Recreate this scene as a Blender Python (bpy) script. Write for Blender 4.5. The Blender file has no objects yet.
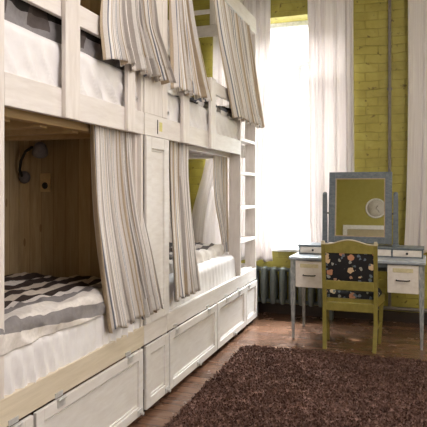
import bpy, bmesh, math, random
from mathutils import Vector, Matrix, noise
random.seed(7)
COL = bpy.context.scene.collection
PI = math.pi
def sm(t): return t*t*(3-2*t)
def nz(x, y=0.0, z=0.0): return noise.noise(Vector((x, y, z)))

# ------------------------------------------------------------ materials
def lin(c):
    return tuple(((v/255)/12.92 if v/255 <= .04045 else ((v/255+.055)/1.055)**2.4) for v in c)+(1,)
class NT:
    def __init__(s, name):
        s.m = bpy.data.materials.new(name); s.m.use_nodes = True
        s.t = s.m.node_tree; s.n = s.t.nodes; s.l = s.t.links
        s.b = s.n['Principled BSDF']; s.out = s.n['Material Output']
    def N(s, typ, **kw):
        nd = s.n.new(typ)
        for k, v in kw.items():
            if k in nd.inputs: nd.inputs[k].default_value = v
            else: setattr(nd, k, v)
        return nd
    def L(s, a, b): s.l.new(a, b)
    def coord(s, kind='Object', scale=(1, 1, 1), rot=(0, 0, 0)):
        tc = s.N('ShaderNodeTexCoord'); mp = s.N('ShaderNodeMapping')
        mp.inputs['Scale'].default_value = scale; mp.inputs['Rotation'].default_value = rot
        s.L(tc.outputs[kind], mp.inputs['Vector']); return mp.outputs['Vector']
    def noise(s, vec, scale=5, detail=4, rough=.55, dist=0):
        t = s.N('ShaderNodeTexNoise'); t.inputs['Scale'].default_value = scale
        t.inputs['Detail'].default_value = detail; t.inputs['Roughness'].default_value = rough
        t.inputs['Distortion'].default_value = dist; s.L(vec, t.inputs['Vector']); return t.outputs['Fac']
    def ramp(s, fac, stops, interp='LINEAR'):
        r = s.N('ShaderNodeValToRGB'); e = r.color_ramp; e.interpolation = interp
        while len(e.elements) < len(stops): e.elements.new(.5)
        for i, (p, c) in enumerate(stops):
            e.elements[i].position = p; e.elements[i].color = c if len(c) == 4 else lin(c)
        s.L(fac, r.inputs['Fac']); return r.outputs['Color']
    def mix(s, fac, a, b, blend='MIX'):
        m = s.N('ShaderNodeMix', data_type='RGBA', blend_type=blend)
        for sock, v in ((m.inputs[0], fac), (m.inputs[6], a), (m.inputs[7], b)):
            if hasattr(v, 'links'): s.L(v, sock)
            else: sock.default_value = v
        return m.outputs[2]
    def math(s, op, a, b=None, c=None):
        m = s.N('ShaderNodeMath', operation=op)
        for i, v in enumerate((a, b, c)):
            if v is None: continue
            if hasattr(v, 'links'): s.L(v, m.inputs[i])
            else: m.inputs[i].default_value = v
        return m.outputs[0]
    def bump(s, h, strength=.3, dist=.01):
        b = s.N('ShaderNodeBump'); b.inputs['Strength'].default_value = strength; b.inputs['Distance'].default_value = dist
        s.L(h, b.inputs['Height']); s.L(b.outputs['Normal'], s.b.inputs['Normal'])
    def base(s, c):
        if hasattr(c, 'links'): s.L(c, s.b.inputs['Base Color'])
        else: s.b.inputs['Base Color'].default_value = c
    def set(s, **kw):
        for k, v in kw.items(): s.b.inputs[k.replace('_', ' ')].default_value = v
        return s.m

def m_paint(name, c1, c2, scale=(3, 3, 3), rough=.5, amount=.5, bump=.06):
    t = NT(name); v = t.coord('Object', scale); f = t.noise(v, 6, 5, .6, .3)
    t.base(t.ramp(f, [(.5-amount/2, c1), (.5+amount/2, c2)])); t.bump(f, bump, .004)
    return t.set(Roughness=rough)
def m_plain(name, c, rough=.5, metal=0.0):
    t = NT(name); v = t.coord('Object', (8, 8, 8)); f = t.noise(v, 5, 3)
    d = tuple(max(0, int(q*.88)) for q in c)
    t.base(t.ramp(f, [(.3, d), (.7, c)])); return t.set(Roughness=rough, Metallic=metal)

M = {}
M['bed'] = m_paint('bed_white_paint', (210, 201, 193), (231, 225, 220), (2, .8, 5), .45, .5)
M['bed_v'] = m_paint('bed_white_paint_upright', (207, 197, 188), (231, 224, 218), (5, 5, .8), .45, .5)
M['bed_door'] = m_paint('bed_door_paint', (214, 207, 200), (232, 228, 224), (3, 1, 5), .4, .5)
M['bed_cream'] = m_paint('bed_cream_paint', (200, 186, 162), (222, 209, 188), (3, .7, 8), .45, .5)
M['metal'] = m_plain('hardware_metal', (214, 212, 208), .35, .35)
M['dark_metal'] = m_plain('dark_metal', (52, 48, 44), .4, .6)
M['grey_metal'] = m_plain('pipe_grey', (120, 112, 104), .5)
M['white'] = m_plain('white_paint', (238, 236, 232), .4)
M['frame_white'] = m_plain('window_white_paint', (236, 238, 240), .4)
M['lamp_grey'] = m_plain('lamp_grey_plastic', (112, 104, 102), .5)
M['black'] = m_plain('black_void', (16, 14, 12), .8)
M['ceiling'] = m_plain('ceiling_white', (236, 234, 228), .8)
M['baseboard'] = m_paint('baseboard_brown', (38, 27, 20), (56, 40, 30), (2, 6, 6), .5)
M['radiator'] = m_paint('radiator_grey_green', (82, 90, 89), (108, 115, 112), (4, 4, 4), .45)
M['dresser'] = m_paint('worn_blue_grey_paint', (84, 92, 98), (112, 119, 123), (5, 5, 9), .45, .35)
M['dresser_worn'] = m_paint('very_worn_blue_grey_paint', (80, 90, 97), (176, 175, 170), (9, 9, 2.5), .45, .4)
M['table_top'] = m_paint('tabletop_pale_blue_grey', (134, 142, 150), (176, 181, 187), (3, 6, 6), .25, .5)
M['drawer'] = m_paint('drawer_off_white', (206, 196, 184), (226, 219, 210), (4, 4, 4), .5)
M['drawer_band'] = m_plain('drawer_band_pale_yellow', (214, 202, 160), .5)
M['gold'] = m_plain('mirror_rose_gold_trim', (184, 158, 130), .4)
M['olive'] = m_paint('chair_olive_paint', (116, 105, 44), (140, 128, 62), (4, 4, 4), .4, .5)
M['olive_highlight'] = m_plain('chair_pale_highlight', (196, 182, 150), .5)  # highlight on the chair's top edges, put into the colour
M['green_plain'] = m_paint('wall_olive_green_plaster', (158, 148, 70), (168, 158, 80), (1.5, 1.5, 1.5), .6)
M['clock'] = m_paint('clock_face_pale', (176, 168, 152), (216, 210, 200), (12, 12, 12), .5, .4)
M['door'] = m_paint('door_beige', (168, 156, 126), (184, 172, 142), (2, 2, 2), .5)
M['sticker'] = m_plain('sticker_yellow', (226, 214, 130), .5)
M['wood_plain'] = m_paint('beam_plain_pine', (176, 146, 102), (202, 174, 130), (3, .6, 8), .6)
M['socket'] = m_plain('socket_wooden', (206, 176, 128), .5)

def wood_interior():
    t = NT('bunk_pine_boards'); v = t.coord('Object', (1, 1, 1))
    s = t.N('ShaderNodeSeparateXYZ'); t.L(v, s.inputs[0])
    xy = t.math('ADD', s.outputs[0], s.outputs[1])
    cell = t.math('FLOOR', t.math('MULTIPLY', xy, 11))
    fr = t.math('FRACT', t.math('MULTIPLY', xy, 11))
    groove = t.math('LESS_THAN', fr, .05)
    w = t.N('ShaderNodeTexWhiteNoise', noise_dimensions='1D'); t.L(cell, w.inputs['W'])
    v2 = t.coord('Object', (14, 14, 1.2)); f = t.noise(v2, 3, 6, .6, 1.2)
    c = t.ramp(f, [(.3, (182, 154, 112)), (.55, (200, 174, 132)), (.75, (208, 186, 148))])
    tint = t.ramp(w.outputs['Value'], [(0, (205, 205, 205)), (1, (255, 255, 255))])
    c = t.mix(1, c, tint, 'MULTIPLY')
    c = t.mix(t.math('MULTIPLY', groove, .6), c, lin((110, 82, 48)))
    v3 = t.coord('Object', (9, 9, 3)); vo = t.N('ShaderNodeTexVoronoi'); vo.inputs['Scale'].default_value = 1.1; t.L(v3, vo.inputs['Vector'])
    knot = t.math('LESS_THAN', vo.outputs['Distance'], .09)
    c = t.mix(t.math('MULTIPLY', knot, .7), c, lin((120, 86, 50)))
    t.base(c); return t.set(Roughness=.55)
M['wood'] = wood_interior()

def brick_wall():
    t = NT('painted_olive_brick'); tc = t.N('ShaderNodeTexCoord')
    s = t.N('ShaderNodeSeparateXYZ'); t.L(tc.outputs['Object'], s.inputs[0])
    cb = t.N('ShaderNodeCombineXYZ'); t.L(t.math('ADD', s.outputs[0], s.outputs[1]), cb.inputs[0]); t.L(s.outputs[2], cb.inputs[1])
    # wobble so the courses are uneven
    n1 = t.N('ShaderNodeTexNoise'); n1.inputs['Scale'].default_value = 3.0; t.L(cb.outputs[0], n1.inputs['Vector'])
    wob = t.N('ShaderNodeVectorMath', operation='SCALE'); t.L(n1.outputs['Color'], wob.inputs[0]); wob.inputs['Scale'].default_value = .05
    ad = t.N('ShaderNodeVectorMath', operation='ADD'); t.L(cb.outputs[0], ad.inputs[0]); t.L(wob.outputs[0], ad.inputs[1])
    b = t.N('ShaderNodeTexBrick'); t.L(ad.outputs[0], b.inputs['Vector'])
    for k, v in (('Scale', 1), ('Mortar Size', .006), ('Mortar Smooth', .9), ('Brick Width', .27), ('Row Height', .092)): b.inputs[k].default_value = v
    b.inputs['Color1'].default_value = (1, 1, 1, 1); b.inputs['Color2'].default_value = (.82, .82, .82, 1); b.inputs['Mortar'].default_value = (.60, .56, .5, 1)
    f = t.noise(tc.outputs['Object'], 5, 6, .65, .4)
    c = t.ramp(f, [(.25, (138, 127, 48)), (.5, (157, 145, 60)), (.75, (172, 161, 78))])
    # small dark pits
    f2 = t.noise(tc.outputs['Object'], 16, 2, .5)
    c = t.mix(t.ramp(f2, [(.28, (255, 255, 255)), (.36, (0, 0, 0))]), c, lin((104, 88, 34)))
    c = t.mix(.5, c, b.outputs['Color'], 'MULTIPLY')
    t.base(c)
    h = t.math('ADD', t.math('MULTIPLY', b.outputs['Fac'], -1.0), t.math('MULTIPLY', f, .8))
    t.bump(h, .55, .012); return t.set(Roughness=.55)
M['brick'] = brick_wall()

def floor_mat():
    t = NT('dark_varnished_boards'); tc = t.N('ShaderNodeTexCoord')
    b = t.N('ShaderNodeTexBrick'); t.L(tc.outputs['Object'], b.inputs['Vector'])
    for k, v in (('Scale', 1), ('Mortar Size', .0025), ('Brick Width', .9), ('Row Height', .11)): b.inputs[k].default_value = v
    b.inputs['Color1'].default_value = (1, 1, 1, 1); b.inputs['Color2'].default_value = (.62, .6, .6, 1); b.inputs['Mortar'].default_value = (.25, .2, .2, 1)
    f = t.noise(t.coord('Object', (2, 16, 1)), 3, 6, .6, .6)
    c = t.ramp(f, [(.3, (92, 64, 50)), (.55, (122, 89, 68)), (.8, (144, 110, 88))])
    c = t.mix(1, c, b.outputs['Color'], 'MULTIPLY'); t.base(c)
    g = t.noise(t.coord('Object', (3, 3, 1)), 2, 4)
    r = t.N('ShaderNodeMapRange'); t.L(g, r.inputs[0]); r.inputs[3].default_value = .14; r.inputs[4].default_value = .36
    t.L(r.outputs[0], t.b.inputs['Roughness']); t.bump(f, .08, .003); return t.m
M['floor'] = floor_mat()

def rug_mat():
    t = NT('brown_shag_pile'); v = t.coord('Object')
    f = t.noise(v, 38, 3, .7); g = t.noise(v, 2.2, 3)
    c = t.ramp(f, [(.3, (64, 44, 37)), (.5, (106, 79, 69)), (.7, (148, 117, 104))])
    c = t.mix(.5, c, t.ramp(g, [(.35, (165, 165, 165)), (.65, (255, 255, 255))]), 'MULTIPLY')
    t.base(c); t.bump(f, .6, .02); return t.set(Roughness=.95, Specular_IOR_Level=.1)
M['rug'] = rug_mat()

def stripe_cloth(name, stops, repeats, dim=1.0):
    t = NT(name); tc = t.N('ShaderNodeTexCoord'); s = t.N('ShaderNodeSeparateXYZ'); t.L(tc.outputs['UV'], s.inputs[0])
    fr = t.math('FRACT', t.math('MULTIPLY', s.outputs[0], repeats))
    c = t.ramp(fr, [(p, tuple(int(q*dim) for q in col)) for p, col in stops], 'CONSTANT')
    f = t.noise(t.coord('UV', (260, 90, 1)), 1.2, 2)
    c = t.mix(.35, c, t.ramp(f, [(.3, (205, 205, 205)), (.7, (255, 255, 255))]), 'MULTIPLY')
    t.base(c); t.set(Roughness=.9, Specular_IOR_Level=.1)
    tr = t.N('ShaderNodeBsdfTranslucent'); t.L(c, tr.inputs['Color'])
    mx = t.N('ShaderNodeMixShader'); mx.inputs[0].default_value = .18
    t.L(t.b.outputs[0], mx.inputs[1]); t.L(tr.outputs[0], mx.inputs[2]); t.L(mx.outputs[0], t.out.inputs[0]); return t.m
CR, TAN, NAV, TAU, PALE = (226, 220, 213), (190, 172, 148), (124, 126, 138), (186, 178, 172), (240, 236, 231)
ST = [(0, TAN), (.07, CR), (.17, NAV), (.21, PALE), (.31, TAN), (.355, CR), (.42, TAU), (.50, PALE), (.57, TAU), (.60, CR), (.68, NAV), (.705, PALE), (.74, NAV), (.76, CR), (.86, TAN), (.89, CR), (.94, TAN)]
M['stripe'] = stripe_cloth('striped_bunk_curtain', ST, 5.5, 1.04)

def sheer():
    t = NT('white_voile'); f = t.noise(t.coord('UV', (70, 2, 1)), 2, 3)
    c = t.ramp(f, [(.3, (222, 214, 212)), (.7, (244, 240, 238))]); t.base(c); t.set(Roughness=.9, Specular_IOR_Level=.1)
    tr = t.N('ShaderNodeBsdfTranslucent'); t.L(c, tr.inputs['Color'])
    mx = t.N('ShaderNodeMixShader'); mx.inputs[0].default_value = .30
    t.L(t.b.outputs[0], mx.inputs[1]); t.L(tr.outputs[0], mx.inputs[2]); t.L(mx.outputs[0], t.out.inputs[0]); return t.m
M['sheer'] = sheer()

def sheet_mat():
    t = NT('white_cotton_sheet'); f = t.noise(t.coord('Object'), 9, 4, .6)
    t.base(t.ramp(f, [(.3, (222, 218, 217)), (.7, (237, 234, 233))])); t.bump(f, .15, .01); return t.set(Roughness=.9, Specular_IOR_Level=.1)
M['sheet'] = sheet_mat()

def duvet_mat(name, stops, checks, dim=1.0, skew=.06, slant=0.0, off=0.0):
    """UV: u = distance across the bed (m) from the front hem, v = distance along the bed (m)."""
    t = NT(name); tc = t.N('ShaderNodeTexCoord'); s = t.N('ShaderNodeSeparateXYZ'); t.L(tc.outputs['UV'], s.inputs[0])
    w = t.noise(tc.outputs['UV'], 4, 2)
    u = t.math('ADD', s.outputs[0], t.math('ADD', t.math('MULTIPLY', t.math('SUBTRACT', w, .5), skew), t.math('MULTIPLY_ADD', s.outputs[1], slant, -1.28*slant+off)))
    v = t.math('ADD', s.outputs[1], t.math('MULTIPLY', t.math('SUBTRACT', w, .5), skew))
    c = t.ramp(t.math('DIVIDE', u, 1.2), [(p, tuple(int(q*dim) for q in col)) for p, col in stops], 'CONSTANT')
    fv = t.math('FRACT', t.math('MULTIPLY', v, 1/.30))
    k = t.math('MULTIPLY', t.math('GREATER_THAN', fv, .52), t.math('GREATER_THAN', u, checks))
    c = t.mix(t.math('MULTIPLY', k, .8), c, lin(tuple(int(q*dim) for q in (74, 64, 60))))
    f = t.noise(tc.outputs['UV'], 60, 2); c = t.mix(.3, c, t.ramp(f, [(.3, (190, 190, 190)), (.7, (255, 255, 255))]), 'MULTIPLY')
    t.base(c); return t.set(Roughness=.9, Specular_IOR_Level=.1)
G, W_, D, C_ = (140, 135, 134), (226, 219, 212), (70, 60, 56), (202, 190, 176)
M['duvet_a'] = duvet_mat('duvet_brown_stripes', [(0, W_), (.10, G), (.15, W_), (.235, G), (.30, W_), (.335, D), (.40, C_), (.45, D), (.53, C_), (.59, D), (.67, W_), (.72, D), (.80, C_), (.86, D), (.94, C_)], .85, 1.0, .035, .10, .12)
M['duvet_b'] = duvet_mat('duvet_dark_grey_stripes', [(0, (138, 134, 134)), (.075, (48, 45, 43)), (.19, (196, 188, 178)), (.24, (58, 52, 48)), (.34, (200, 190, 178)), (.42, (60, 54, 50)), (.55, (196, 188, 178)), (.65, (60, 54, 50)), (.8, (196, 188, 178))], .04)
M['duvet_c'] = duvet_mat('duvet_grey_white_stripes', [(0, W_), (.10, (120, 115, 114)), (.17, W_), (.24, (110, 106, 106)), (.32, W_), (.42, (104, 100, 100)), (.5, W_), (.6, (110, 106, 106)), (.72, W_), (.84, (110, 106, 106))], .25)
M['duvet_d'] = duvet_mat('duvet_blue_grey_blocks', [(0, (222, 218, 214)), (.05, (112, 114, 122)), (.12, (222, 218, 214)), (.2, (104, 106, 116)), (.34, (222, 218, 214)), (.44, (104, 106, 116)), (.6, (222, 218, 214))], .03)

def floral():
    t = NT('black_floral_upholstery'); v = t.coord('Object')
    c = lin((24, 22, 24))
    for sc, th, cols in ((10.5, .34, [(0, (206, 178, 140)), (.3, (180, 128, 96)), (.5, (214, 192, 160)), (.7, (110, 122, 132)), (.85, (226, 210, 180))]),
                         (22, .30, [(0, (96, 108, 118)), (.35, (150, 150, 140)), (.6, (186, 146, 118)), (.8, (90, 96, 74))])):
        vo = t.N('ShaderNodeTexVoronoi'); vo.inputs['Scale'].default_value = sc
        wn = t.N('ShaderNodeTexNoise'); wn.inputs['Scale'].default_value = 30; t.L(v, wn.inputs['Vector'])
        sc2 = t.N('ShaderNodeVectorMath', operation='SCALE'); t.L(wn.outputs['Color'], sc2.inputs[0]); sc2.inputs['Scale'].default_value = .03
        a2 = t.N('ShaderNodeVectorMath', operation='ADD'); t.L(v, a2.inputs[0]); t.L(sc2.outputs[0], a2.inputs[1]); t.L(a2.outputs[0], vo.inputs['Vector'])
        sp = t.N('ShaderNodeSeparateColor'); t.L(vo.outputs['Color'], sp.inputs[0])
        k = t.math('MULTIPLY', t.math('LESS_THAN', vo.outputs['Distance'], th), t.math('GREATER_THAN', sp.outputs[1], .28))
        rg = t.ramp(sp.outputs[0], cols, 'CONSTANT')
        core = t.math('LESS_THAN', vo.outputs['Distance'], th*.35)
        rg = t.mix(t.math('MULTIPLY', core, .5), rg, lin((120, 70, 50)))
        c = t.mix(k, c, rg)
    t.base(c); return t.set(Roughness=.85)
M['floral'] = floral()

def mirror_mat():
    t = NT('mirror_silver'); t.base((.93, .94, .92, 1)); return t.set(Metallic=1, Roughness=.015)
M['mirror'] = mirror_mat()
def glass_mat():
    t = NT('window_glass'); tr = t.N('ShaderNodeBsdfTransparent'); gl = t.N('ShaderNodeBsdfGlossy'); gl.inputs['Roughness'].default_value = .02
    tr.inputs['Color'].default_value = (.96, .98, .98, 1)
    mx = t.N('ShaderNodeMixShader'); mx.inputs[0].default_value = .06
    t.L(tr.outputs[0], mx.inputs[1]); t.L(gl.outputs[0], mx.inputs[2]); t.L(mx.outputs[0], t.out.inputs[0]); return t.m
M['glass'] = glass_mat()
M['facade'] = m_paint('facade_plaster_pale', (216, 214, 210), (236, 234, 230), (.3, .3, .3), .8)
M['facade_glass'] = m_plain('facade_window_grey', (150, 156, 164), .3)
M['street'] = m_plain('street_grey', (120, 118, 114), .9)

# ------------------------------------------------------------ mesh builder (world coordinates, re-based on build)
class MB:
    def __init__(s): s.v, s.f, s.sm, s.uv = [], [], [], {}
    def add(s, vs, fs, smooth=False, uvs=None):
        o = len(s.v); s.v += [tuple(p) for p in vs]
        for f in fs: s.f.append(tuple(i+o for i in f)); s.sm.append(smooth)
        if uvs:
            for i, q in enumerate(uvs): s.uv[i+o] = q
        return s
    def box(s, x0, x1, y0, y1, z0, z1, b=.0):
        b = min(b, (x1-x0)*.45, (y1-y0)*.45, (z1-z0)*.45)
        if b <= 0:
            vs = [(x, y, z) for z in (z0, z1) for y in (y0, y1) for x in (x0, x1)]
            return s.add(vs, [(0, 2, 3, 1), (4, 5, 7, 6), (0, 1, 5, 4), (2, 6, 7, 3), (0, 4, 6, 2), (1, 3, 7, 5)])
        bm = bmesh.new(); bmesh.ops.create_cube(bm, size=1)
        for q in bm.verts: q.co = ((x0+x1)/2+q.co.x*(x1-x0), (y0+y1)/2+q.co.y*(y1-y0), (z0+z1)/2+q.co.z*(z1-z0))
        bmesh.ops.bevel(bm, geom=bm.edges[:], offset=b, segments=2, affect='EDGES', profile=.5)
        bm.verts.index_update(); s.add([q.co[:] for q in bm.verts], [[q.index for q in f.verts] for f in bm.faces]); bm.free(); return s
    def tube(s, pts, r, n=12, cap=True):
        pts = [Vector(p) for p in pts]; rs = r if isinstance(r, (list, tuple)) else [r]*len(pts)
        rings = []; up = None
        for i, p in enumerate(pts):
            d = (pts[min(i+1, len(pts)-1)]-pts[max(i-1, 0)]).normalized()
            a = Vector((0, 0, 1)) if abs(d.z) < .9 else Vector((0, 1, 0))
            if up is not None: a = up
            x = d.cross(a).normalized(); y = x.cross(d).normalized(); up = y
            rings.append([p+(x*math.cos(2*PI*k/n)+y*math.sin(2*PI*k/n))*rs[i] for k in range(n)])
        vs = [q for R in rings for q in R]
        fs = [(i*n+k, i*n+(k+1) % n, (i+1)*n+(k+1) % n, (i+1)*n+k) for i in range(len(pts)-1) for k in range(n)]
        s.add(vs, fs, True)
        if cap: s.add(rings[0], [tuple(range(n))[::-1]]); s.add(rings[-1], [tuple(range(n))])
        return s
    def lathe(s, c, prof, n=24, axis='z'):
        """prof: (radius, offset along axis)"""
        vs = []
        for r, h in prof:
            for k in range(n):
                a = 2*PI*k/n; p = (r*math.cos(a), r*math.sin(a), h)
                if axis == 'y': p = (p[0], p[2], p[1])
                if axis == 'x': p = (p[2], p[0], p[1])
                vs.append((c[0]+p[0], c[1]+p[1], c[2]+p[2]))
        fs = [(i*n+k, i*n+(k+1) % n, (i+1)*n+(k+1) % n, (i+1)*n+k) for i in range(len(prof)-1) for k in range(n)]
        return s.add(vs, fs, True)
    def grid(s, nu, nv, fn, uvfn=None, closed=False):
        vs, uvs = [], []
        for j in range(nv+1):
            for i in range(nu+1):
                vs.append(fn(i/nu, j/nv)); uvs.append(uvfn(i/nu, j/nv) if uvfn else (i/nu, j/nv))
        fs = [(j*(nu+1)+i, j*(nu+1)+i+1, (j+1)*(nu+1)+i+1, (j+1)*(nu+1)+i) for j in range(nv) for i in range(nu)]
        return s.add(vs, fs, True, uvs)
    def taper(s, p0, p1, a0, a1):
        """square tapered bar from p0 (half sizes a0) to p1 (half sizes a1), horizontal ends"""
        vs = []
        for p, a in ((p0, a0), (p1, a1)):
            for dx, dy in ((-1, -1), (1, -1), (1, 1), (-1, 1)): vs.append((p[0]+dx*a[0], p[1]+dy*a[1], p[2]))
        return s.add(vs, [(0, 3, 2, 1), (4, 5, 6, 7), (0, 1, 5, 4), (1, 2, 6, 5), (2, 3, 7, 6), (3, 0, 4, 7)])
    def prism(s, outline, y0, y1, axis='y'):
        """outline of (x, z) points pushed from y0 to y1 ('y'), or (x, y) points pushed in z ('z')"""
        n = len(outline); f = (lambda p, h: (p[0], h, p[1])) if axis == 'y' else (lambda p, h: (p[0], p[1], h))
        vs = [f(p, y0) for p in outline]+[f(p, y1) for p in outline]
        return s.add(vs, [tuple(range(n)), tuple(range(2*n-1, n-1, -1))]+[(i, i+n, (i+1) % n+n, (i+1) % n) for i in range(n)])
    def build(s, name, mat, parent=None, origin=None, recalc=True):
        xs, ys, zs = zip(*s.v)
        o = Vector(origin) if origin is not None else Vector(((min(xs)+max(xs))/2, (min(ys)+max(ys))/2, min(zs)))
        me = bpy.data.meshes.new(name)
        me.from_pydata([(Vector(p)-o)[:] for p in s.v], [], s.f)
        me.polygons.foreach_set('use_smooth', s.sm)
        if s.uv:
            uvl = me.uv_layers.new(name='UVMap')
            for lp in me.loops: uvl.data[lp.index].uv = s.uv.get(lp.vertex_index, (0, 0))
        if recalc:
            bm = bmesh.new(); bm.from_mesh(me); bmesh.ops.recalc_face_normals(bm, faces=bm.faces); bm.to_mesh(me); bm.free()
        me.materials.append(M[mat])
        ob = bpy.data.objects.new(name, me); COL.objects.link(ob); ob['_o'] = tuple(o)
        if parent is not None:
            ob.parent = parent; ob.location = o-Vector(parent['_o'])
        else: ob.location = o
        return ob

def tag(o, label=None, cat=None, group=None, kind=None):
    for k, v in (('label', label), ('category', cat), ('group', group), ('kind', kind)):
        if v: o[k] = v
    return o
def thing(name, loc, label=None, cat=None, group=None, kind=None):
    o = bpy.data.objects.new(name, None); o.empty_display_size = .1; COL.objects.link(o); o.location = loc; o['_o'] = tuple(loc)
    return tag(o, label, cat, group, kind)
def B(*a, b=.003): return MB().box(*a, b=b)

# ------------------------------------------------------------ the room
XL, XR, YB, YR, ZC = -2.45, 2.1, 6.2, -1.7, 3.75
S = 'structure'
tag(B(XL-.2, XR+.2, YR-.2, YB+.4, -.1, 0, b=0).build('floor', 'floor'), 'dark varnished wooden floor', kind=S)
tag(B(XL-.2, XR+.2, YR-.2, YB+.4, ZC, ZC+.1, b=0).build('ceiling', 'ceiling'), 'white ceiling', kind=S)
tag(B(XL-.2, XL, YR-.2, YB+.4, 0, ZC, b=0).build('wall_left', 'green_plain'), 'olive green left wall behind the bunks', kind=S)
tag(B(XR, XR+.2, YR-.2, YB+.4, 0, ZC, b=0).build('wall_right', 'green_plain'), 'olive green right wall', kind=S)
tag(B(XL, XR, YR-.2, YR, 0, ZC, b=0).build('wall_rear', 'green_plain'), 'plain olive green wall seen in the mirror', kind=S)
W1, W2, ZS, ZT = (-2.12, -.65), (.36, 1.46), .70, 3.33
w = MB(); Y1 = YB+.38
for x0, x1 in ((XL, W1[0]), (W1[1], W2[0]), (W2[1], XR)): w.box(x0, x1, YB, Y1, 0, ZC)
for x0, x1 in (W1, W2): w.box(x0, x1, YB, Y1, 0, ZS); w.box(x0, x1, YB, Y1, ZT, ZC)
tag(w.build('wall_back', 'brick'), 'olive green painted brick wall with two windows', kind=S)
tag(B(XL, XR, YB-.03, YB, 0, .11).build('baseboard_back', 'baseboard'), 'dark brown baseboard under the windows', kind=S)

def window(i, x0, x1, mull):
    r = thing('window_%d' % i, ((x0+x1)/2, YB+.26, ZS), 'tall white casement window', kind=S)
    y0, y1, t = YB+.22, YB+.29, .055; zt = 2.84
    m = MB(); m.box(x0, x0+t, y0, y1, ZS, ZT); m.box(x1-t, x1, y0, y1, ZS, ZT); m.box(x0+t, x1-t, y0, y1, ZT-t, ZT); m.box(x0+t, x1-t, y0, y1, ZS, ZS+t)
    m.build('window_frame', 'frame_white', r)
    B(x0+t, x1-t, y0-.01, y1, zt-.022, zt+.022).build('transom', 'frame_white', r)
    for xm in mull: B(xm-.022, xm+.022, y0-.01, y1, ZS+t, zt-.03).build('mullion', 'frame_white', r)
    eds = [x0+t]+[xm+d for xm in mull for d in (-.022, .022)]+[x1-t]
    for a, b_ in zip(eds[::2], eds[1::2]):
        c = MB(); q = .022
        c.box(a, a+q, y0+.01, y1-.01, ZS+t, zt-.03); c.box(b_-q, b_, y0+.01, y1-.01, ZS+t, zt-.03)
        c.box(a+q, b_-q, y0+.01, y1-.01, ZS+t, ZS+t+q); c.box(a+q, b_-q, y0+.01, y1-.01, zt-.03-q, zt-.03)
        k = c.build('casement', 'frame_white', r)
        B(a+q, b_-q, y0+.03, y0+.036, ZS+t+q, zt-.03-q, b=0).build('pane', 'glass', k)
    B(x0+t, x1-t, y0+.03, y0+.036, zt+.03, ZT-t, b=0).build('pane', 'glass', r)
    h = MB().tube([(xm+.04, y0-.02, 1.55), (xm+.04, y0-.035, 1.60), (xm+.04, y0-.035, 1.70)], .008, 8)
    h.build('window_handle', 'metal', r)
    return r
window(1, *W1, (-1.66, -1.19)); window(2, *W2, (.91,))
for i, (x0, x1) in enumerate((W1, W2)):
    tag(B(x0-.03, x1+.03, YB-.07, YB+.23, ZS, ZS+.03, b=.006).build('trim_%d' % (i+1), 'white'), 'white window sill board', kind=S)

# ------------------------------------------------------------ bunk beds
F = -1.51; XB = -2.40
def panel_door(parent, y0, y1, z0, z1, hinges=(), latch=None, name='door', fw=.055, swing=0.0):
    m = MB(); xa, xb = F-.004, F+.014
    m.box(xa, xb, y0, y0+fw, z0, z1, .003); m.box(xa, xb, y1-fw, y1, z0, z1, .003)
    m.box(xa, xb, y0+fw, y1-fw, z0, z0+fw, .003); m.box(xa, xb, y0+fw, y1-fw, z1-fw, z1, .003)
    m.box(xa-.006, xa+.003, y0+fw-.002, y1-fw+.002, z0+fw-.002, z1-fw+.002)
    g = .008; m.box(xa+.002, xa+.010, y0+fw+g, y1-fw-g, z0+fw+g, z0+fw+g+.006, .002); m.box(xa+.002, xa+.010, y0+fw+g, y1-fw-g, z1-fw-g-.006, z1-fw-g, .002)
    d = m.build(name, 'bed_door', parent)
    for hy in hinges:
        h = MB().box(F+.014, F+.018, hy-.03, hy+.03, z1-.035, z1-.005, .001); h.box(F+.0, F+.005, hy-.03, hy+.03, z1+.006, z1+.03, .001)
        h.tube([(F+.018, hy-.032, z1), (F+.018, hy+.032, z1)], .007, 8); h.build('hinge', 'metal', d)
    if latch is not None:
        l = MB().box(F+.014, F+.02, latch-.03, latch+.03, z0+.004, z0+.04, .002); l.tube([(F+.02, latch, z0+.02), (F+.04, latch, z0+.018)], .010, 10)
        l.build('latch', 'metal', d)
    return d
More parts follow.
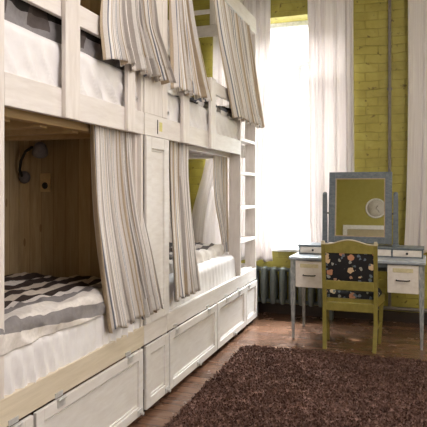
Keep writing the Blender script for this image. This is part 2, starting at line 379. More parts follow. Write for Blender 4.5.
def bunk(y0, y1, lad, lad_right, doors, gposts, label, rail_mat, open_far, inner='wood'):
    r = thing('bunk_bed', ((F+XB)/2, (y0+y1)/2, 0), label, 'bunk bed', 'built-in bunk beds along the left wall')
    B(XB-.02, XB, y0, y1, .04, 3.2).build('back_panel', inner, r)
    ends = [(y0, y0+.025)] + ([] if open_far else [(y1-.025, y1)])
    for a, b in ends: B(XB, F-.03, a, b, .04, 3.2).build('end_panel', inner, r)
    la, lb = lad
    inner2 = 'wood_plain' if inner == 'wood' else 'bed'; s0, s1 = (y0+.025, la) if lad_right else (lb, y1-.025)
    B(F-.16, F-.10, s0, s1, 1.70, 1.785).build('ledger', inner2, r)
    B(XB+.0, F-.035, y0+.025, y1-.025, .50, .54).build('bed_base', inner, r)
    B(XB+.0, F-.10, s0, s1, 1.745, 1.785).build('bed_base', inner, r)
    for k in range(4):
        yy = s0+.2+k*(s1-s0-.4)/3
        B(XB+.0, F-.16, yy-.03, yy+.03, 1.69, 1.745).build('cross_beam', inner2, r)
    s0, s1 = (la, y1) if lad_right else (y0, lb)         # ladder bay
    r0, r1 = (y0, la) if lad_right else (lb, y1)         # sleeping bay
    B(F-.03, F, y0, y1, .44, .56).build('side_rail', rail_mat, r)
    B(F-.03, F, r0, r1, 1.725, 1.86).build('side_rail', 'bed', r)
    B(F-.028, F-.002, r0, r1, 2.19, 2.295).build('guard_rail', 'bed', r)
    B(F-.035, F, y0, y1, 3.035, 3.2).build('top_rail', 'bed', r)
    for a, b, zt in gposts: B(F, F+.024, a, b, 1.722, zt).build('guard_post', 'bed_v', r)
    B(F-.09, F-.031, y0, y0+.06, .04, 3.2).build('post', 'bed_v', r)
    B(F-.09, F-.04, y0, y1, 0.0, .05).build('plinth', 'black', r)
    if open_far:
        B(XB, XB+.07, y1-.06, y1, .04, 3.5).build('post', 'bed_v', r)
        for a, b in ((.40, .60), (1.725, 1.86), (2.19, 2.295), (3.06, 3.18)):
            B(XB+.07, F-.12, y1-.03, y1, a, b).build('end_rail', 'bed', r)
        B(-2.02, -1.955, y1-.04, y1, 3.18, 3.50).build('end_post', 'bed_v', r); B(XB+.07, -2.02, y1-.03, y1, 3.31, 3.355).build('end_rail', 'bed', r)
        B(XB+.07, F-.12, y1-.02, y1, .04, .40).build('end_board', 'bed', r)
    else:
        B(F-.09, F-.031, y1-.05, y1, .04, 3.2).build('post', 'bed_v', r); B(F-.031, F-.004, y1-.03, y1, .56, 1.725).build('face_strip', 'bed_v', r); B(F-.031, F-.004, y1-.03, y1, 1.86, 2.19).build('face_strip', 'bed_v', r)
    # built-in ladder: two deep stiles and treads between them, standing on the lower rail
    st = MB(); t = .028
    for a in ((la, la+t), (lb-t, lb)): st.box(F-.115, F-.0, a[0], a[1], .56, 3.035, .003)
    L = st.build('ladder', 'bed_v', r)
    for z in (.88, 1.21, 1.55, 1.88, 2.21, 2.54):
        B(F-.115, F-.004, la+t, lb-t, z-.015, z+.013, b=.002).build('step', 'bed', L)
    B(F-.115, F-.03, la, lb, .545, .575).build('ladder_base', 'bed', r)
    for (a, b, hs, lt) in doors: panel_door(r, a, b, .045, .432, hs, lt)
    for z in (1.755, 3.022):
        MB().tube([(F-.06 if z < 2 else F+.028, r0+.02, z), (F-.06 if z < 2 else F+.028, r1-.02, z)], .006, 8).build('curtain_rod', 'metal', r)
    return r
bed1 = bunk(1.22, 3.085, (1.25, 1.835), False, [(1.24, 2.00, (1.40, 1.885), None), (2.02, 3.05, (2.2, 2.877), 3.0)],
            [(2.222, 2.345, 2.31), (2.835, 2.925, 2.31)], 'nearer painted wooden bunk bed with a cream lower rail and open dim lower berth', 'bed_cream', False)
bed2 = bunk(3.445, 5.78, (5.18, 5.78), True, [(3.455, 4.44, (3.57, 4.24), 3.99), (4.465, 5.33, (4.72, 5.1), 4.935), (5.35, 5.77, (5.45,), None)],
            [(3.665, 3.785, 2.297), (4.26, 4.375, 2.297)], 'farther white bunk bed beside the window with a built-in ladder at its end', 'bed', True, 'bed')
# locker between the two beds
lk = thing('locker', ((F+XB)/2, 3.265, 0), 'narrow white built-in locker standing between the two bunk beds', 'locker')
c = MB()
c.box(XB, F-.03, 3.088, 3.108, .04, 3.2); c.box(XB, F-.03, 3.422, 3.442, .04, 3.2); c.box(XB-.02, XB, 3.088, 3.442, .04, 3.2); c.box(XB, F-.03, 3.108, 3.422, 3.16, 3.2)
c.build('carcass', 'bed', lk)
B(F-.03, F, 3.09, 3.44, .44, .56).build('face_board', 'bed', lk)
B(F-.03, F+.004, 3.09, 3.44, 1.725, 1.86).build('face_board', 'bed', lk)
B(F-.03, F, 3.09, 3.44, 3.035, 3.2).build('face_board', 'bed', lk)
B(F-.09, F-.04, 3.09, 3.44, 0, .05).build('plinth', 'black', lk)
panel_door(lk, 3.093, 3.437, .045, .432, (), 3.40, fw=.06)
panel_door(lk, 3.093, 3.437, .565, 1.72, (), None, fw=.075)
B(F-.03, F+.002, 3.09, 3.355, 1.861, 3.035).build('upper_panel', 'bed_v', lk); B(F-.03, F+.002, 3.36, 3.44, 1.861, 3.035).build('upper_panel', 'bed_v', lk)
B(F+.003, F+.006, 3.268, 3.278, 1.745, 1.835, b=0).build('slot', 'black', lk)
tag(B(F+.004, F+.0055, 3.30, 3.345, 1.765, 1.825, b=0).build('sticker', 'sticker', lk), 'small pale yellow sticker')

# ------------------------------------------------------------ bedding
def slab(name, mat, x0, x1, y0, y1, z0, z1, rad, disp, parent=None, nu=90, nv=120, front_drop=0.0):
    """soft rounded slab: cross-section in XZ swept along Y; disp(u_dist, y, nx, nz_) = outward displacement"""
    prof = []                       # front bottom -> front top -> back top -> back bottom
    def arc(cx, cz, a0, a1):
        for k in range(7):
            a = a0+(a1-a0)*k/6; prof.append((cx+rad*math.cos(a), cz+rad*math.sin(a)))
    prof.append((x1, z0-front_drop))
    for k in range(1, 14): prof.append((x1, z0-front_drop+(z1-rad-z0+front_drop)*k/14))
    arc(x1-rad, z1-rad, 0, PI/2)
    for k in range(1, 30): prof.append((x1-rad+(x0-x1+2*rad)*k/30, z1))
    arc(x0+rad, z1-rad, PI/2, PI)
    for k in range(1, 5): prof.append((x0, z1-rad+(z0-z1+rad)*k/4))
    n = len(prof); d = [0]
    for i in range(1, n): d.append(d[-1]+math.hypot(prof[i][0]-prof[i-1][0], prof[i][1]-prof[i-1][1]))
    nrm = []
    for i in range(n):
        a, b = prof[max(i-1, 0)], prof[min(i+1, n-1)]; tx, tz = b[0]-a[0], b[1]-a[1]; L = math.hypot(tx, tz) or 1
        nrm.append((tz/L, -tx/L))
    m = MB(); vs, uvs = [], []
    for j in range(nv+1):
        v = j/nv; y = y0+(y1-y0)*v
        e = min(v, 1-v)*(y1-y0); sh = rad*(1-math.sqrt(max(0, 1-(1-min(e/rad, 1))**2))) if rad > 0 else 0
        for i in range(n):
            x, z = prof[i]; q = disp(d[i], y, nrm[i]); 
            z_ = z-sh*.9 if z > (z0+z1)/2 else z
            vs.append((x+nrm[i][0]*q, y, max(z_+nrm[i][1]*q, z0-front_drop))); uvs.append((d[i], y-y0))
    fs = [(j*n+i, j*n+i+1, (j+1)*n+i+1, (j+1)*n+i) for j in range(nv) for i in range(n-1)]
    fs += [tuple(range(n)), tuple(range(nv*n+n-1, nv*n-1, -1))]
    fs += [(j*n, (j+1)*n, (j+1)*n+n-1, j*n+n-1) for j in range(nv)]
    m.add(vs, fs, True, uvs)
    return m.build(name, mat, parent)
def gathers(amp, k):
    def f(d, y, n):
        side = max(0, n[0]); return amp*side*(.35+nz(y*2.3, d*3, 6)+.4)*(math.sin(y*k+7*nz(y*3, d*2))+.6*math.sin(y*k*1.9+3*nz(y*5, d*3, 4)))+.006*nz(y*4, d*4, 7)
    return f
def diag(amp, k, sl):
    def f(d, y, n):
        fd = max(0, min(1, (.26-d)/.10)); q = y*k+d*k*sl+3.2*nz(y*1.5, d*2, 3); s = math.sin(q); s = 1-abs(s)
        return fd*amp*(s*s-.3)*(.4+.8*max(0, nz(y*1.3, d, 9)+.5))+.008*nz(y*5, d*5, 2)
    return f
tag(slab('mattress', 'sheet', XB+.02, F-.012, 1.27, 3.03, .545, .75, .05, gathers(.008, 90)), 'white sheeted mattress in the lower berth of the nearer bunk', 'mattress', 'bunk mattresses')
tag(slab('mattress', 'sheet', XB+.02, F-.022, 1.27, 3.03, 1.79, 2.09, .05, diag(.040, 22, .9)), 'white wrinkled mattress in the upper berth of the nearer bunk', 'mattress', 'bunk mattresses')
tag(slab('mattress', 'sheet', XB+.02, F-.035, 3.48, 5.14, .545, .77, .05, gathers(.0022, 70)), 'white sheeted mattress in the lower berth of the farther bunk', 'mattress', 'bunk mattresses')
tag(slab('mattress', 'sheet', XB+.02, F-.022, 3.48, 5.14, 1.79, 2.06, .05, diag(.032, 26, .8)), 'white mattress in the upper berth of the farther bunk', 'mattress', 'bunk mattresses')
def puffy(amp, ruf=.0):
    def f(d, y, n):
        r_ = 1-abs(nz(y*6+d*3, d*7-y*2, 5)); v = amp*(nz(y*3.1, d*4.2, 1)+.9*(r_**3-.5)+.5*nz(y*15, d*12, 8))
        if ruf: v += ruf*math.exp(-((d-.1)/.07)**2)*math.sin(y*70+4*nz(y*4, d*5))*max(0, min(1, (2.45-y)/.3))
        return v
    return f
tag(slab('duvet', 'duvet_a', XB+.03, F+.0, 1.30, 3.02, .735, .855, .05, puffy(.022, .008)), 'brown, grey and white striped duvet in the lower berth of the nearer bunk', 'duvet')
tag(slab('duvet', 'duvet_b', XB+.03, F-.05, 1.30, 2.98, 2.075, 2.25, .05, puffy(.018)), 'dark grey and brown striped duvet on the upper berth of the nearer bunk', 'duvet')
tag(slab('duvet', 'duvet_c', XB+.03, F-.14, 3.60, 5.10, .76, .86, .045, puffy(.03)), 'pale grey striped duvet in the lower berth of the farther bunk', 'duvet')
tag(slab('duvet', 'duvet_d', XB+.03, F-.06, 4.16, 5.12, 2.04, 2.14, .045, puffy(.03)), 'blue grey blocked duvet on the upper berth of the farther bunk', 'duvet')

# ------------------------------------------------------------ striped bunk curtains
def curtain(name, mat, rows, folds, amp, seed, axis='y', nu=240, nv=70, width=1.0, hem=.012, gather_top=True, fine=.4):
    """rows: (z, left, right, depth) from top to bottom; left/right along `axis`, depth along the other axis."""
    rows = sorted(rows, key=lambda r: -r[0]); zt, zb = rows[0][0], rows[-1][0]
    def at(z):
        for i, (a, b) in enumerate(zip(rows, rows[1:])):
            if z <= a[0] and z >= b[0]-1e-9:
                h = a[0]-b[0]; t = (a[0]-z)/h; p = rows[max(i-1, 0)]; q = rows[min(i+2, len(rows)-1)]; res = []
                for k in (1, 2, 3):
                    m0 = (b[k]-p[k])/max(p[0]-b[0], 1e-6)*h; m1 = (q[k]-a[k])/max(a[0]-q[0], 1e-6)*h
                    res.append((2*t**3-3*t*t+1)*a[k]+(t**3-2*t*t+t)*m0+(3*t*t-2*t**3)*b[k]+(t**3-t*t)*m1)
                return res
        return rows[-1][1:]
    def fn(u, v):
        z = zt+(zb-zt)*v; l, r, d = at(z)
        ph = folds*u+.45*math.sin(2*PI*(1.3*u+seed))+.25*math.sin(2*PI*(2.9*u+seed*1.7))+.10*nz(u*6+seed, v*1.6)
        a = amp*(.55+.45*v)*(.7+.5*nz(u*5, seed, v))
        o = a*math.sin(2*PI*ph)+a*fine*math.sin(2*PI*(ph*2.3+.2*v)+seed)
        s = l+(r-l)*u+.35*a*math.cos(2*PI*ph)
        zz = z+hem*v*math.sin(2*PI*ph+1)*(1 if v > .9 else 0)
        return (d+o, s, zz) if axis == 'y' else (s, d+o, zz)
    m = MB().grid(nu, nv, fn, lambda u, v: (u*width, v))
    ob = m.build(name, mat, recalc=False)
    sd = ob.modifiers.new('thick', 'SOLIDIFY'); sd.thickness = .003
    return ob
RU, RL = F+.03, F-.06
GB = 'striped bunk curtains'
tag(curtain('bunk_curtain', 'stripe', [(3.03, 2.66, 3.03, RU), (2.40, 2.575, 3.13, RU+.01), (2.24, 2.545, 3.24, RU+.02), (2.07, 2.56, 3.34, RU+.035)], 8, .044, .2), 'striped curtain of the nearer upper berth, gathered over its guard rail', 'curtain', GB)
tag(curtain('bunk_curtain', 'stripe', [(3.03, 3.46, 3.66, RU), (2.60, 3.44, 3.79, RU+.01), (2.06, 3.42, 4.08, RU+.04)], 7, .040, .55), 'striped curtain at the near end of the farther upper berth', 'curtain', GB)
tag(curtain('bunk_curtain', 'stripe', [(3.03, 4.38, 5.42, RU-.02), (2.6, 4.52, 5.50, RU+.01), (2.04, 4.84, 5.75, RU+.04)], 8, .040, .8), 'striped curtain swept sideways across the top of the ladder', 'curtain', GB)
tag(curtain('bunk_curtain', 'stripe', [(1.755, 2.60, 3.06, RL), (1.50, 2.60, 3.07, RL+.01), (1.25, 2.585, 3.09, F-.025), (.97, 2.575, 3.13, F+.02), (.64, 2.635, 3.215, F+.045)], 7, .040, .1), 'striped curtain of the nearer lower berth, hanging over its mattress edge', 'curtain', GB)
tag(curtain('bunk_curtain', 'stripe', [(1.755, 3.60, 4.00, RL), (1.50, 3.58, 3.97, RL+.01), (1.25, 3.54, 3.95, F-.025), (.95, 3.475, 3.90, F+.02), (.64, 3.46, 3.93, F+.042)], 6, .036, .35), 'striped curtain at the near end of the farther lower berth', 'curtain', GB)
tag(curtain('bunk_curtain', 'stripe', [(1.755, 4.77, 5.165, RL-.07), (1.30, 4.84, 5.165, RL-.07), (.96, 4.99, 5.165, RL-.06), (.80, 5.06, 5.165, RL-.06)], 4, .022, .65), 'striped curtain tucked behind the ladder in the farther lower berth', 'curtain', GB)

# ------------------------------------------------------------ window curtains
GW = 'white window curtains'
YC = YB-.10
tag(curtain('window_curtain', 'sheer', [(3.74, -2.10, -1.43, YC), (2.4, -2.12, -1.44, YC), (1.7, -2.20, -1.46, YC), (1.1, -2.36, -1.44, YC-.01), (.60, -2.42, -1.40, YC-.03)], 8, .026, .3, 'x'), 'white curtain on the left of the window, beside the ladder', 'curtain', GW)
tag(curtain('window_curtain', 'sheer', [(3.74, -1.02, -.53, YC), (2.0, -1.0, -.52, YC), (1.2, -1.0, -.515, YC), (.74, -.98, -.51, YC)], 6, .026, .75, 'x'), 'white curtain on the right of the window, behind the mirror', 'curtain', GW)
tag(curtain('window_curtain', 'sheer', [(3.74, .02, .62, YC), (2.0, .02, .62, YC), (1.2, .0, .60, YC), (.74, -.02, .60, YC)], 6, .026, .15, 'x'), 'white curtain at the right edge of the photo, right of the pipe', 'curtain', GW)

# ------------------------------------------------------------ radiator, pipes
rd = thing('radiator', (-1.15, 6.09, 0), 'grey cast iron column radiator under the window sill', 'radiator')
n = 9; xs = [-1.60+.105*k for k in range(n)]
for x in xs:
    m = MB()
    for dy in (-.055, .055):
        m.tube([(x, 6.09+dy, .14), (x, 6.09+dy, .17), (x, 6.09+dy, .48), (x, 6.09+dy, .515)], [.020, .033, .033, .02], 12)
    m.box(x-.03, x+.03, 6.02, 6.16, .475, .53, .02); m.box(x-.03, x+.03, 6.02, 6.16, .13, .185, .02)
    m.tube([(x-.054, 6.09, .505), (x+.054, 6.09, .505)], .022, 12); m.tube([(x-.054, 6.09, .158), (x+.054, 6.09, .158)], .022, 12)
    m.build('section', 'radiator', rd)
for x in (xs[0], xs[-1]):
    MB().box(x-.02, x+.02, 6.03, 6.15, 0, .14, .006).build('foot', 'radiator', rd)
MB().tube([(xs[-1]+.05, 6.09, .158), (xs[-1]+.10, 6.09, .158)], .020, 12).lathe((xs[-1]+.11, 6.09, .158), [(0, -.02), (.028, -.02), (.028, .02), (0, .02)], 12, 'x').build('valve', 'radiator', rd)
hp = thing('heating_pipe', (-.165, 6.15, 0), 'thin grey heating pipe running down the brick wall and along it', 'pipe')
MB().tube([(-.165, 6.16, .158), (-.165, 6.16, 3.42)], .016, 12).build('riser', 'grey_metal', hp)
MB().tube([(xs[-1]+.13, 6.09, .158), (-.45, 6.14, .150), (.40, 6.14, .145), (1.95, 6.14, .14)], .020, 12).build('floor_pipe', 'grey_metal', hp)
MB().tube([(-.165, 6.16, 3.42), (-.165, 6.16, 3.75)], .022, 12).build('sleeve', 'white', hp)
for z in (1.0, 2.45): MB().box(-.19, -.14, 6.17, 6.2, z-.012, z+.012, .003).build('bracket', 'grey_metal', hp)

# ------------------------------------------------------------ dressing table
dt = thing('dressing_table', (-.43, 5.43, 0), 'worn blue grey dressing table with white drawers under the window', 'dressing table')
X0, X1, D0, D1 = -1.02, .16, 5.16, 5.70
B(X0-.01, X1+.01, D0-.01, D1+.01, .738, .765, b=.006).build('tabletop', 'table_top', dt)
ap = MB(); ap.box(X0+.03, X1-.03, D1-.05, D1-.03, .60, .738); ap.box(X0+.02, X0+.04, D0+.04, D1-.04, .62, .738); ap.box(X1-.04, X1-.02, D0+.04, D1-.04, .62, .738); ap.box(X0+.31, X1-.31, D0+.03, D0+.05, .70, .738)
ap.build('apron', 'dresser', dt)
for x in (X0+.025, X1-.025):
    for y in (D0+.03, D1-.03):
        MB().taper((x, y, 0), (x, y, .46), (.010, .010), (.021, .021)).taper((x, y, .46), (x, y, .738), (.021, .021), (.021, .021)).build('leg', 'dresser_worn', dt)
for x0, x1 in ((X0+.048, X0+.31), (X1-.31, X1-.048)):
    k = MB(); k.box(x0+.004, x1-.004, D0+.035, D1-.06, .488, .738, .004); k.build('drawer_case', 'dresser', dt)
    d = MB(); d.box(x0+.001, x1-.001, D0+.012, D0+.035, .482, .728, .004); d = d.build('drawer', 'drawer', dt)
    xm = (x0+x1)/2
    B(xm-.085, xm+.085, D0+.009, D0+.0125, .665, .70, b=.001).build('inlay_band', 'drawer_band', d)
    MB().tube([(xm-.055, D0+.012, .598), (xm-.055, D0-.004, .596), (xm-.03, D0-.008, .594), (xm+.03, D0-.008, .594), (xm+.055, D0-.004, .596), (xm+.055, D0+.012, .598)], .0055, 8).build('handle', 'dark_metal', d)
bx0, bx1, by0, by1 = X0+.03, X1-.015, 5.41, 5.69
bxm = MB(); bxm.box(bx0-.008, bx1+.008, by0-.008, by1, .842, .856, .003); bxm.box(bx0, bx1, by0+.012, by1, .765, .842)
for x in (bx0, bx0+.265, bx1-.275, bx1-.012): bxm.box(x, x+.012, by0, by0+.014, .765, .842)
bxm.box(bx0, bx1, by0, by0+.014, .765, .775); bxm.box(bx0, bx1, by0, by0+.014, .836, .842)
bxm.build('drawer_box', 'dresser', dt)
for a, b in ((bx0+.014, bx0+.263), (bx0+.279, bx1-.277), (bx1-.261, bx1-.014)):
    d = B(a, b, by0-.003, by0+.012, .777, .834, b=.002).build('small_drawer', 'drawer', dt)
    xm = (a+b)/2; MB().lathe((xm, by0-.003, .806), [(0, -.018), (.008, -.017), (.011, -.012), (.009, -.006), (.005, 0)], 14, 'y').build('knob', 'dark_metal', d)
# swing mirror between two posts
ym = 5.55; mx0, mx1 = -.722, -.132; mz0, mz1 = .875, 1.56
for x in (mx0-.038, mx1+.034):
    m = MB().taper((x, ym, .856), (x, ym, 1.33), (.024, .018), (.020, .015)); m.lathe((x, ym, 1.33), [(.022, 0), (.022, .02), (.014, .035), (0, .038)], 14)
    m.box(x-.03, x+.03, ym-.05, ym+.05, .854, .872, .004)
    m.build('mirror_post', 'dresser', dt)
mf = MB(); fw = .062; zc = 1.16
rot = Matrix.Rotation(math.radians(-6.0), 4, 'X'); piv = Vector(((mx0+mx1)/2, ym, zc))
def rb(m):
    m.v = [tuple(rot @ (Vector(p)-piv)+piv) for p in m.v]; return m
mf.box(mx0, mx0+fw, ym-.018, ym+.014, mz0, mz1, .004); mf.box(mx1-fw, mx1, ym-.018, ym+.014, mz0, mz1, .004)
mf.box(mx0+fw, mx1-fw, ym-.018, ym+.014, mz1-fw, mz1, .004); mf.box(mx0+fw, mx1-fw, ym-.018, ym+.014, mz0, mz0+fw, .004); mf.box(mx0+.01, mx1-.01, ym+.008, ym+.014, mz0+.01, mz1-.01)
mfo = rb(mf).build('mirror_frame', 'dresser', dt)
tr = MB(); a, b, c_, d_ = mx0+fw, mx1-fw, mz0+fw, mz1-fw; q = .008
tr.box(a, a+q, ym-.016, ym-.004, c_, d_); tr.box(b-q, b, ym-.016, ym-.004, c_, d_); tr.box(a, b, ym-.016, ym-.004, d_-q, d_); tr.box(a, b, ym-.016, ym-.004, c_, c_+q)
rb(tr).build('inner_trim', 'gold', mfo)
rb(MB().box(a+q, b-q, ym-.008, ym-.003, c_+q, d_-q)).build('mirror_glass', 'mirror', mfo)
for x in (mx0-.012, mx1+.010): MB().tube([(x-.014, ym, zc), (x+.014, ym, zc)], .008, 10).build('pivot', 'dark_metal', mfo)
dt.rotation_euler.z = math.radians(-2.0)

# ------------------------------------------------------------ chair
CX, CY = -.455, 4.86
ch = thing('dining_chair', (CX, CY+.2, 0), 'olive green painted chair with black floral upholstery, tucked at the dressing table', 'chair')
for sx in (-1, 1):
    m = MB()
    P = [(.204, -.02, 0.03), (.212, .03, .25), (.212, .035, .42), (.214, .015, .60), (.214, -.02, .80), (.214, -.045, .925)]
    for p, q in zip(P, P[1:]):
        m.taper((CX+sx*p[0], CY+p[1], p[2]), (CX+sx*q[0], CY+q[1], q[2]), (.0165, .017), (.0165, .017))
    pl = [(CX+sx*.214, CY-.045, .925)]
    lg = m.build('rear_leg', 'olive', ch)
    MB().taper(pl[0], (CX+sx*.216, CY-.05, .955), (.018, .018), (.011, .012)).build('finial', 'olive_highlight', lg)
# top rail: arched, with the white highlight of its top edge put in as a pale strip
def ztop(x): 
    t = abs(x)/.20; return .925+.038*(0.5+.5*math.cos(PI*min(1, t/.95)))
xs_ = [-.198+.396*k/24 for k in range(25)]
yb = CY-.045
out = [(CX+x, .855) for x in xs_]+[(CX+x, ztop(x)) for x in reversed(xs_)]
MB().prism(out, yb-.012, yb+.014).build('top_rail', 'olive', ch)
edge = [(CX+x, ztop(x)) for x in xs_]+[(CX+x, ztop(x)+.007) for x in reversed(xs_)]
MB().prism(edge, yb-.014, yb+.015).build('rail_highlight', 'olive_highlight', ch)
# padded back panel, slightly sloped
def backpad(front):
    def f(u, v):
        x = CX-.197+.394*u; z = .612+.245*v; y0_ = CY+.012-.05*v
        bl = (math.sin(PI*u)*math.sin(PI*v))**.5 if 0 < u < 1 and 0 < v < 1 else 0
        return (x, y0_+(.012+.022*bl)*(1 if front else -.6), z)
    return f
MB().grid(20, 12, backpad(True)).grid(20, 12, backpad(False)).build('back_pad', 'floral', ch)
MB().box(CX-.197, CX+.197, CY-.004, CY+.026, .535, .613, .005).build('back_rail', 'olive', ch)
MB().box(CX-.197, CX+.197, CY+.018, CY+.05, .350, .425, .005).build('seat_rail', 'olive', ch)
# seat frame: trapezoid with rounded front corners
def seat_outline(g=0.0):
    hb, hf, y0_, y1_ = .222+g, .272+g, CY+.05-g, CY+.44+g; rr = .07
    pts = [(CX+hb, y0_)]
    pts.append((CX+hf, y1_-rr))
    for k in range(1, 7): a = PI/2*k/6; pts.append((CX+hf-rr+rr*math.cos(a), y1_-rr+rr*math.sin(a)))
    for k in range(0, 6): a = PI/2+PI/2*k/6; pts.append((CX-hf+rr+rr*math.cos(a), y1_-rr+rr*math.sin(a)))
    pts += [(CX-hf, y1_-rr), (CX-hb, y0_)]
    return pts
MB().prism(seat_outline(), .395, .455, 'z').build('seat_frame', 'olive', ch)
so = seat_outline(-.022); m = MB(); cxs, cys = CX, CY+.25
vs = []; nn = len(so)
for z, s_ in ((.452, 1), (.48, 1.0), (.505, .94), (.52, .8), (.527, .5)):
    vs += [(cxs+(x-cxs)*s_, cys+(y-cys)*s_, z) for x, y in so]
m.add(vs, [(i*nn+k, i*nn+(k+1) % nn, (i+1)*nn+(k+1) % nn, (i+1)*nn+k) for i in range(4) for k in range(nn)]+[tuple(range(4*nn, 5*nn))], True)
m.build('seat', 'floral', ch)
for sx in (-1, 1):
    MB().taper((CX+sx*.228, CY+.40, .0), (CX+sx*.245, CY+.39, .40), (.012, .012), (.019, .019)).build('front_leg', 'olive', ch)
    # side stretcher
    MB().tube([(CX+sx*.21, CY+.02, .20), (CX+sx*.234, CY+.39, .20)], .010, 8).build('stretcher', 'olive', ch)

# ------------------------------------------------------------ rug: backing and pile blades in one mesh
RX0, RX1, RY0, RY1 = -1.33, .95, 2.0, 4.80
random.seed(3)
def rug_h(x, y): return .014+.007*nz(x*6, y*6)+.006*nz(x*17, y*17, 3)
def corner(x, y):
    r = .10; dx = max(RX0+r-x, x-(RX1-r), 0); dy = max(RY0+r-y, y-(RY1-r), 0); return math.hypot(dx, dy) <= r
rg = MB()
rg.box(RX0+.02, RX1-.02, RY0+.02, RY1-.02, .001, .012, .004)
rg.grid(70, 84, lambda u, v: (RX0+.015+(RX1-RX0-.03)*u, RY0+.015+(RY1-RY0-.03)*v, rug_h(RX0+(RX1-RX0)*u, RY0+(RY1-RY0)*v)))
vs, fs = [], []
for k in range(62000):
    x, y = random.uniform(RX0, RX1), random.uniform(RY0, RY1)
    if not corner(x, y): continue
    z = rug_h(x, y)-.008; a = random.uniform(0, 2*PI); wd = random.uniform(.005, .010); h_ = random.uniform(.012, .024)
    ln = random.uniform(.005, .026); b_ = random.uniform(0, 2*PI)
    ca, sa = math.cos(a)*wd, math.sin(a)*wd; i = len(vs)
    vs += [(x-ca, y-sa, max(z, .002)), (x+ca, y+sa, max(z, .002)), (x+math.cos(b_)*ln+ca*.4, y+math.sin(b_)*ln+sa*.4, z+h_), (x+math.cos(b_)*ln-ca*.4, y+math.sin(b_)*ln-sa*.4, z+h_)]
    fs.append((i, i+1, i+2, i+3))
rg.add(vs, fs, True)
rug = tag(rg.build('rug', 'rug', recalc=False), 'large brown shaggy rug on the wooden floor', 'rug')
rug.rotation_euler.z = math.radians(1.2)

# ------------------------------------------------------------ reading lamp and socket inside the lower berth
YE = 3.06
lp = thing('reading_lamp', (-2.355, YE, 1.44), 'small grey gooseneck reading lamp on the boards inside the nearer lower berth', 'lamp')
MB().lathe((-2.355, YE, 1.47), [(0, 0), (.040, 0), (.042, -.012), (.034, -.026), (.018, -.034), (0, -.036)], 20, 'y').build('base', 'lamp_grey', lp)
MB().tube([(-2.355, YE-.03, 1.475), (-2.352, YE-.06, 1.515), (-2.325, YE-.08, 1.575), (-2.28, YE-.095, 1.63), (-2.225, YE-.105, 1.655), (-2.19, YE-.11, 1.650)], .009, 10).build('arm', 'dark_metal', lp)
hd = MB(); hd.lathe((0, 0, 0), [(.0, -.045), (.022, -.042), (.036, -.028), (.046, 0), (.050, .030), (.048, .034), (.042, .030), (.03, .015), (0, .010)], 22, 'z')
R3 = Matrix.Rotation(math.radians(-145), 4, 'X') @ Matrix.Rotation(math.radians(-25), 4, 'Y')
hd.v = [tuple(R3 @ Vector(p)+Vector((-2.155, YE-.115, 1.640))) for p in hd.v]
hd.build('lamp_head', 'lamp_grey', lp)
sk = thing('wall_socket', (-2.195, YE, 1.375), 'wooden framed socket on the berth boards, below the reading lamp', 'socket')
MB().box(-2.233, -2.157, YE-.012, YE, 1.375, 1.495, .004).build('frame', 'socket', sk)
MB().lathe((-2.195, YE-.012, 1.415), [(0, -.010), (.018, -.008), (.022, 0)], 16, 'y').build('outlet', 'dark_metal', sk)

# ------------------------------------------------------------ rear wall things seen in the mirror
dr = thing('door_1', (-1.25, YR, 0), 'white framed beige door on the rear wall, seen in the mirror', kind=S)
DX0, DX1, DZ = -1.85, -.65, 2.12
m = MB(); m.box(DX0, DX0+.09, YR, YR+.05, 0, DZ); m.box(DX1-.09, DX1, YR, YR+.05, 0, DZ); m.box(DX0+.09, DX1-.09, YR, YR+.05, DZ-.09, DZ)
m.build('door_frame', 'white', dr)
lf = MB().box(DX0+.09, DX1-.09, YR, YR+.025, .01, DZ-.09).build('door_leaf', 'door', dr)
MB().tube([(DX1-.16, YR+.025, 1.0), (DX1-.16, YR+.07, 1.0), (DX1-.27, YR+.07, 1.0)], .009, 8).build('door_handle', 'metal', lf)
ck = thing('wall_clock', (-1.15, YR, 2.28), 'round pale clock on the green rear wall, seen in the mirror', 'clock')
ckc = (-1.15, YR, 2.51)
MB().lathe(ckc, [(0, .012), (.19, .012), (.195, .03), (.215, .034), (.225, .02), (.225, 0), (0, 0)], 36, 'y').build('case', 'white', ck)
MB().lathe(ckc, [(0, .016), (.192, .014), (.192, .010)], 36, 'y').build('dial', 'clock', ck)
for a, L in ((.6, .08), (2.4, .12)):
    MB().tube([(ckc[0], YR+.020, ckc[2]), (ckc[0]+L*math.sin(a), YR+.020, ckc[2]+L*math.cos(a))], .005, 6).build('hand', 'dark_metal', ck)

# ------------------------------------------------------------ outside
tag(B(-14, 14, 6.9, 14.0, -4.1, -4.0, b=0).build('street', 'street'), 'grey street below the windows', kind=S)
bl = thing('building', (-2, 14, -4), 'pale plastered building across the street, seen through the window', 'building')
B(-16, 14, 14.0, 15.0, -4, 9, b=0).build('wall', 'facade', bl)
for x in (-8.6, -6.0, -3.4, -.8, 1.8):
    for z in (.4, 3.8):
        f = MB(); f.box(x-.75, x+.75, 13.94, 14.0, z-.1, z+1.9); fo = f.build('window_frame', 'frame_white', bl)
        B(x-.62, x-.04, 13.92, 13.95, z+.05, z+1.75, b=0).build('pane', 'facade_glass', fo); B(x+.04, x+.62, 13.92, 13.95, z+.05, z+1.75, b=0).build('pane', 'facade_glass', fo)
B(-16, 14, 13.8, 14.0, 2.75, 2.95, b=0).build('cornice', 'facade', bl)

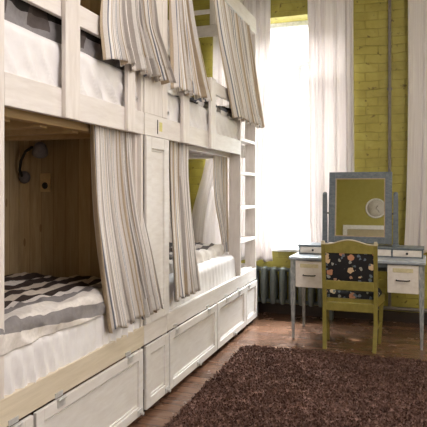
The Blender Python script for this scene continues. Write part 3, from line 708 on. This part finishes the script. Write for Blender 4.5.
# ------------------------------------------------------------ light
sc = bpy.context.scene
wd = bpy.data.worlds.new('sky'); sc.world = wd; wd.use_nodes = True
bg = wd.node_tree.nodes['Background']; bg.inputs[0].default_value = (.93, .96, 1, 1); bg.inputs[1].default_value = 9.0
def area(name, loc, target, sx, sy, power, col):
    l = bpy.data.lights.new(name, 'AREA'); l.shape = 'RECTANGLE'; l.size = sx; l.size_y = sy; l.energy = power; l.color = col
    o = bpy.data.objects.new(name, l); COL.objects.link(o); o.location = loc
    o.rotation_euler = (Vector(target)-Vector(loc)).to_track_quat('-Z', 'Y').to_euler(); return o
for x0, x1 in (W1, W2): area('sky_light', ((x0+x1)/2-.2, 9.0, 5.6), ((x0+x1)/2, YB+.3, 1.9), 3.0, 2.2, 2000*(x1-x0), (.97, .98, 1))
sl = bpy.data.lights.new('sun', 'SUN'); sl.energy = 2.0; sl.angle = math.radians(2); sl.color = (1, .98, .95)
so_ = bpy.data.objects.new('sun', sl); COL.objects.link(so_); so_.rotation_euler = Vector((.25, 1, -.8)).to_track_quat('-Z', 'Y').to_euler(); so_.location = (0, -6, 8)
area('ceiling_fill', (.4, 2.4, 3.7), (.2, 2.4, 0), 2.8, 5.0, 140, (1, .94, .95))  # soft fill added under the ceiling, no fixture there
area('room_fill', (1.9, 1.2, 2.2), (-1.8, 3.0, 1.3), 2.4, 2.4, 110, (1, .94, .95))  # unseen fill added on the right to brighten the bunk fronts

def spot(loc, target, deg, power, blend):
    l = bpy.data.lights.new('sun_patch', 'SPOT'); l.energy = power; l.spot_size = math.radians(deg); l.spot_blend = blend; l.shadow_soft_size = .02; l.color = (1, .95, .88)
    o = bpy.data.objects.new('sun_patch', l); COL.objects.link(o); o.location = loc
    o.rotation_euler = (Vector(target)-Vector(loc)).to_track_quat('-Z', 'Y').to_euler(); return o
spot((-1.3, 8.2, 3.5), (-.93, 5.14, 0), 3.6, 1500, .25)
spot((-2.9, 8.2, 3.5), (-.45, 5.33, 0), 1.0, 4000, .3)

# ------------------------------------------------------------ camera
cam = bpy.data.cameras.new('camera'); co = bpy.data.objects.new('camera', cam); COL.objects.link(co)
cam.sensor_width = 36; cam.lens = 36*560/427; cam.shift_y = -24/427; cam.clip_start = .05
co.location = (0, 0, 1.39); co.rotation_euler = (PI/2, 0, math.radians(19))
sc.camera = co
sc.view_settings.view_transform = 'Standard'; sc.view_settings.look = 'None'; sc.view_settings.exposure = 0
for o in list(bpy.data.objects):
    if '_o' in o: del o['_o']
